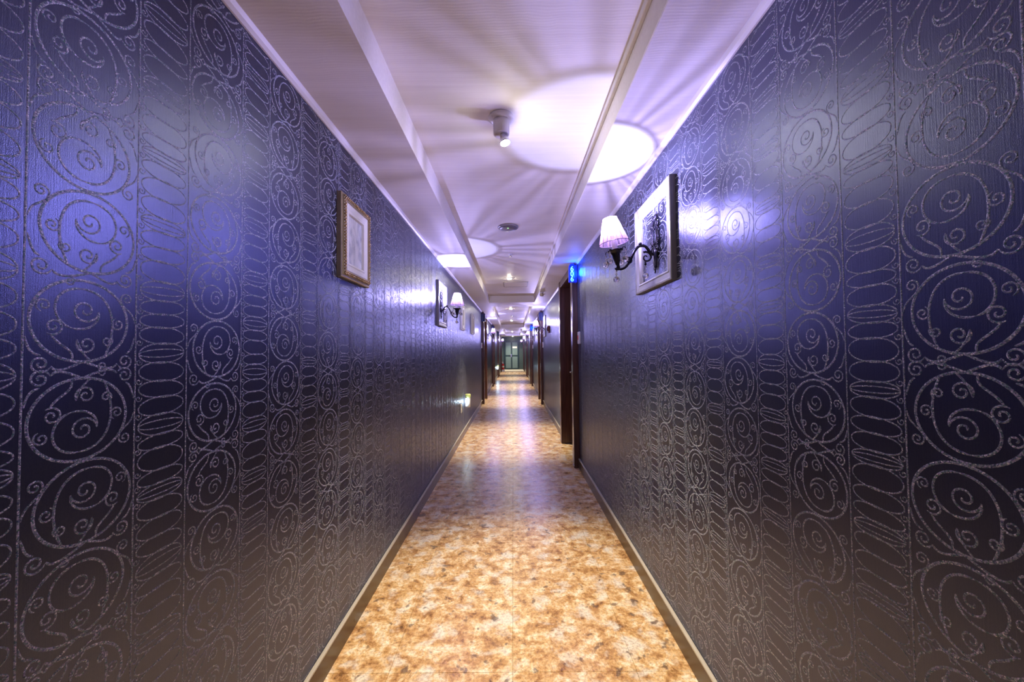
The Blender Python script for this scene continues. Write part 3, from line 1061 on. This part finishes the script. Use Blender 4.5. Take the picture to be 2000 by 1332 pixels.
    put('candle_sleeve', 'sleeve')
    put('bulb', 'bulb')
    s_ = put('lamp_shade', 'shade')
    s_['label'] = 'pleated sheer pink lampshade'
    put('wire_frame', 'wire', s_)
    for k in range(4):
        a = PI / 4 + k * PI / 2
        p = head @ Vector((0.058 * math.cos(a), 0.058 * math.sin(a), -0.006))
        link('crystal_drop', me['drop'], r, p)
    link('crystal_drop', me['drop'], r, (0, reach - 0.004, top - 0.098))
    link('crystal_drop', me['drop'], r, (0, 0.060 * q, -0.060))
    l = bpy.data.lights.new('sconce_light', 'POINT')
    l.energy = SCONCE_W
    l.color = SCONCE_COL
    l.shadow_soft_size = 0.0025
    lo = bpy.data.objects.new('sconce_light', l)
    C.objects.link(lo)
    lo.parent = r
    candle_distribution(l)
    lo.matrix_local = head @ Matrix.Translation((0, 0, 0.130))
    return r
SR = [(1.955, 'the nearest silver frame beside the 606 doorway', 1.968, 0), (8.72, 'the silver frame next to the maroon alarm', 8.78, 0),
      (13.5, 'the second and third doorways of the 606 side', 13.56, 0), (18.3, 'the third and fourth doorways of the 606 side', 18.3, 0), (24.1, 'the far end on the 606 side', 24.1, 0)]
SL = [(4.2, 'the silver frame opposite the 606 doorway', 4.22, -0.04), (11.7, 'first doorway past the gold pictures', 11.75, -0.02), (22.0, 'far end near the extinguisher', 22.0, 0)]
sconce('r', 1.955, 1.845, 0.215, math.radians(9), 'nearest black iron sconce with lit pink shade and crystal drops')
open_frame('r', 1.968, 1.911, 'large silver frame on the wall around the nearest sconce')
sconce('l', 4.2, 1.805, 0.185, math.radians(1), 'lit sconce with pink shade opposite the 606 sign doorway')
open_frame('l', 4.22, 1.865, 'silver frame around the sconce opposite the 606 doorway')
sconce('r', 8.72, 1.845, 0.215, math.radians(3), 'lit sconce just past the maroon fire alarm')
open_frame('r', 8.78, 1.905, 'silver frame just past the maroon fire alarm')
sconce('r', 13.5, 1.845, 0.215, 0, 'lit sconce between the second and third doorways on the 606 side')
open_frame('r', 13.5, 1.905, 'silver frame between the second and third doorways on the 606 side')
sconce('r', 18.3, 1.845, 0.215, 0, 'lit sconce between the third and fourth doorways on the 606 side')
open_frame('r', 18.3, 1.905, 'silver frame between the third and fourth doorways on the 606 side')
sconce('r', 24.1, 1.845, 0.215, 0, 'last lit sconce of the 606 side near the teal double door')
sconce('l', 11.6, 1.845, 0.200, 0, 'lit sconce just past the first doorway on the wall opposite 606')
open_frame('l', 11.6, 1.905, 'silver frame just past the first doorway on the wall opposite 606')
sconce('l', 22.0, 1.845, 0.200, 0, 'last lit sconce before the fire extinguisher')
open_frame('l', 22.0, 1.905, 'silver frame around the last sconce before the fire extinguisher')

# ------------------------------------------------------------------ ceiling fittings
def spotlight(x, yy, label):
    r = thing('ceiling_spotlight', label, 'spotlight', (x, yy, ZT))
    MB().lathe([(0.0, 0.0), (0.061, 0.0), (0.063, -0.004), (0.061, -0.012), (0.046, -0.018), (0.0, -0.018)], 32).build('base_plate', M['fixture'], r)
    MB().lathe([(0.039, -0.016), (0.040, -0.030), (0.039, -0.086), (0.034, -0.090), (0.030, -0.084), (0.0, -0.084)], 28).build('socket', M['fixture'], r)
    t = Matrix.Translation((0.006, 0, -0.08)) @ Matrix.Rotation(math.radians(-14), 4, 'Y')
    MB().lathe([(0.012, 0.0), (0.016, -0.012), (0.023, -0.036), (0.025, -0.046), (0.023, -0.048)], 20, mtx=t).build('reflector', M['chrome'], r)
    MB().lathe([(0.0225, -0.0475), (0.022, -0.053), (0.014, -0.058), (0.0, -0.060)], 20, mtx=t).build('bulb', M['bulb'], r)
    l = bpy.data.lights.new('spot_light', 'SPOT')
    l.energy = SPOT_W
    l.color = SPOT_COL
    l.spot_size = math.radians(70)
    l.spot_blend = 0.7
    l.shadow_soft_size = 0.022
    lo = bpy.data.objects.new('spot_light', l)
    C.objects.link(lo)
    lo.parent = r
    lo.matrix_local = t @ Matrix.Translation((0, 0, -0.066)) @ Matrix.Rotation(math.radians(12), 4, 'Y')
def downlight(x, yy, label):
    r = thing('recessed_downlight', label, 'spotlight', (x, yy, ZT))
    MB().lathe([(0.034, 0.0), (0.052, 0.0), (0.053, -0.004), (0.048, -0.008), (0.036, -0.008), (0.034, -0.002)], 28, cap=False).build('trim_ring', M['fixture'], r)
    MB().lathe([(0.036, -0.002), (0.034, -0.008), (0.022, -0.016), (0.0, -0.019)], 24).build('bulb', M['bulb'], r)
    l = bpy.data.lights.new('spot_light', 'SPOT')
    l.energy = SPOT_W
    l.color = SPOT_COL
    l.spot_size = math.radians(70)
    l.spot_blend = 0.7
    l.shadow_soft_size = 0.03
    lo = bpy.data.objects.new('spot_light', l)
    C.objects.link(lo)
    lo.parent = r
    lo.location = (0, 0, -0.05)
SPOTS = [(-2.3, 'added unseen downlight behind the first transverse beam'), (1.82, 'nearest round grey ceiling spotlight with a lit bulb'),  # first one is unseen, added behind the camera at the row's spacing
         (5.93, 'lit ceiling spotlight beside the access panel'), (10.25, 'first lit spotlight beyond the first transverse beam'),
         (14.3, 'second lit spotlight beyond the first transverse beam'), (18.5, 'lit spotlight just beyond the second transverse beam'),
         (22.6, 'last lit spotlight visible before the end beam')]
for yy, lab in SPOTS:
    (spotlight if yy == 1.82 else downlight)(-0.047, yy, lab)
l = bpy.data.lights.new('end_light', 'SPOT')
# the end bay has a fitting of its own under the last beam
r = thing('ceiling_spotlight', 'spotlight under the last beam in front of the teal double door', 'spotlight', (-0.02, 26.0, ZS))
MB().lathe([(0.0, 0.0), (0.061, 0.0), (0.061, -0.012), (0.0, -0.018)], 24).build('base_plate', M['fixture'], r)
MB().lathe([(0.03, -0.014), (0.03, -0.03), (0.0, -0.032)], 20).build('bulb', M['bulb'], r)
l.energy = SPOT_W * 0.8; l.color = SPOT_COL; l.spot_size = math.radians(130); l.spot_blend = 0.8; l.shadow_soft_size = 0.025
lo = bpy.data.objects.new('spot_light', l); C.objects.link(lo); lo.parent = r; lo.location = (0, 0, -0.05)

r = thing('ceiling_detector', 'round grey disc detector with a green light in the tray ceiling', 'detector', (-0.036, 3.46, ZT))
MB().lathe([(0.0, 0.0), (0.094, 0.0), (0.096, -0.006), (0.092, -0.013), (0.082, -0.015), (0.080, -0.012)], 40, cap=False).build('rim', M['rimgrey'], r)
MB().lathe([(0.081, -0.012), (0.078, -0.020), (0.060, -0.027), (0.030, -0.031), (0.0, -0.032)], 40).build('dome', M['detector'], r)
MB().lathe([(0.008, -0.0270), (0.008, -0.0300), (0.0, -0.0315)], 14, (0.0, -0.050, 0)).build('indicator', M['led'], r)

def sprinkler(x, yy, label):
    r = thing('ceiling_sprinkler', label, 'sprinkler', (x, yy, ZT))
    MB().lathe([(0.0, 0.0), (0.028, 0.0), (0.026, -0.005), (0.012, -0.008), (0.0, -0.008)], 20).build('rose', M['white'], r)
    MB().lathe([(0.007, -0.006), (0.006, -0.024), (0.018, -0.026), (0.018, -0.028), (0.0, -0.029)], 14).build('head', M['chrome'], r)
sprinkler(-0.02, 4.45, 'small chrome sprinkler in the tray ceiling past the disc detector')
sprinkler(-0.03, 12.3, 'small sprinkler in the second ceiling tray beyond the beam')

r = thing('access_panel', 'rectangular white access panel in the tray ceiling before the beam', 'panel', (0.055, 6.48, ZT))
MB().ring(0.42, 0.48, [(0.0, 0.0), (0.0, 0.006), (0.010, 0.006), (0.012, 0.0)]).build('frame', M['detector'], r, (0, 0, 0), (PI / 2 * -1, 0, 0))
MB().box(-0.196, 0.196, -0.226, 0.226, -0.004, 0.0, ch=0.001).build('hatch', M['ceil'], r)

r = thing('motion_sensor', 'small tan motion sensor under the soffit beyond the 606 doorway', 'sensor', (0.505, 6.55, ZS))
MB().lathe([(0.0, 0.0), (0.036, 0.0), (0.034, -0.008), (0.0, -0.010)], 20).build('base', M['white'], r)
MB().lathe([(0.022, -0.008), (0.034, -0.020), (0.036, -0.045), (0.026, -0.062), (0.0, -0.066)], 20).box(0.03, 0.06, -0.014, 0.014, -0.034, -0.02, ch=0.003).build('head', simple('tan_plastic', (0.30, 0.24, 0.17), 0.4), r)
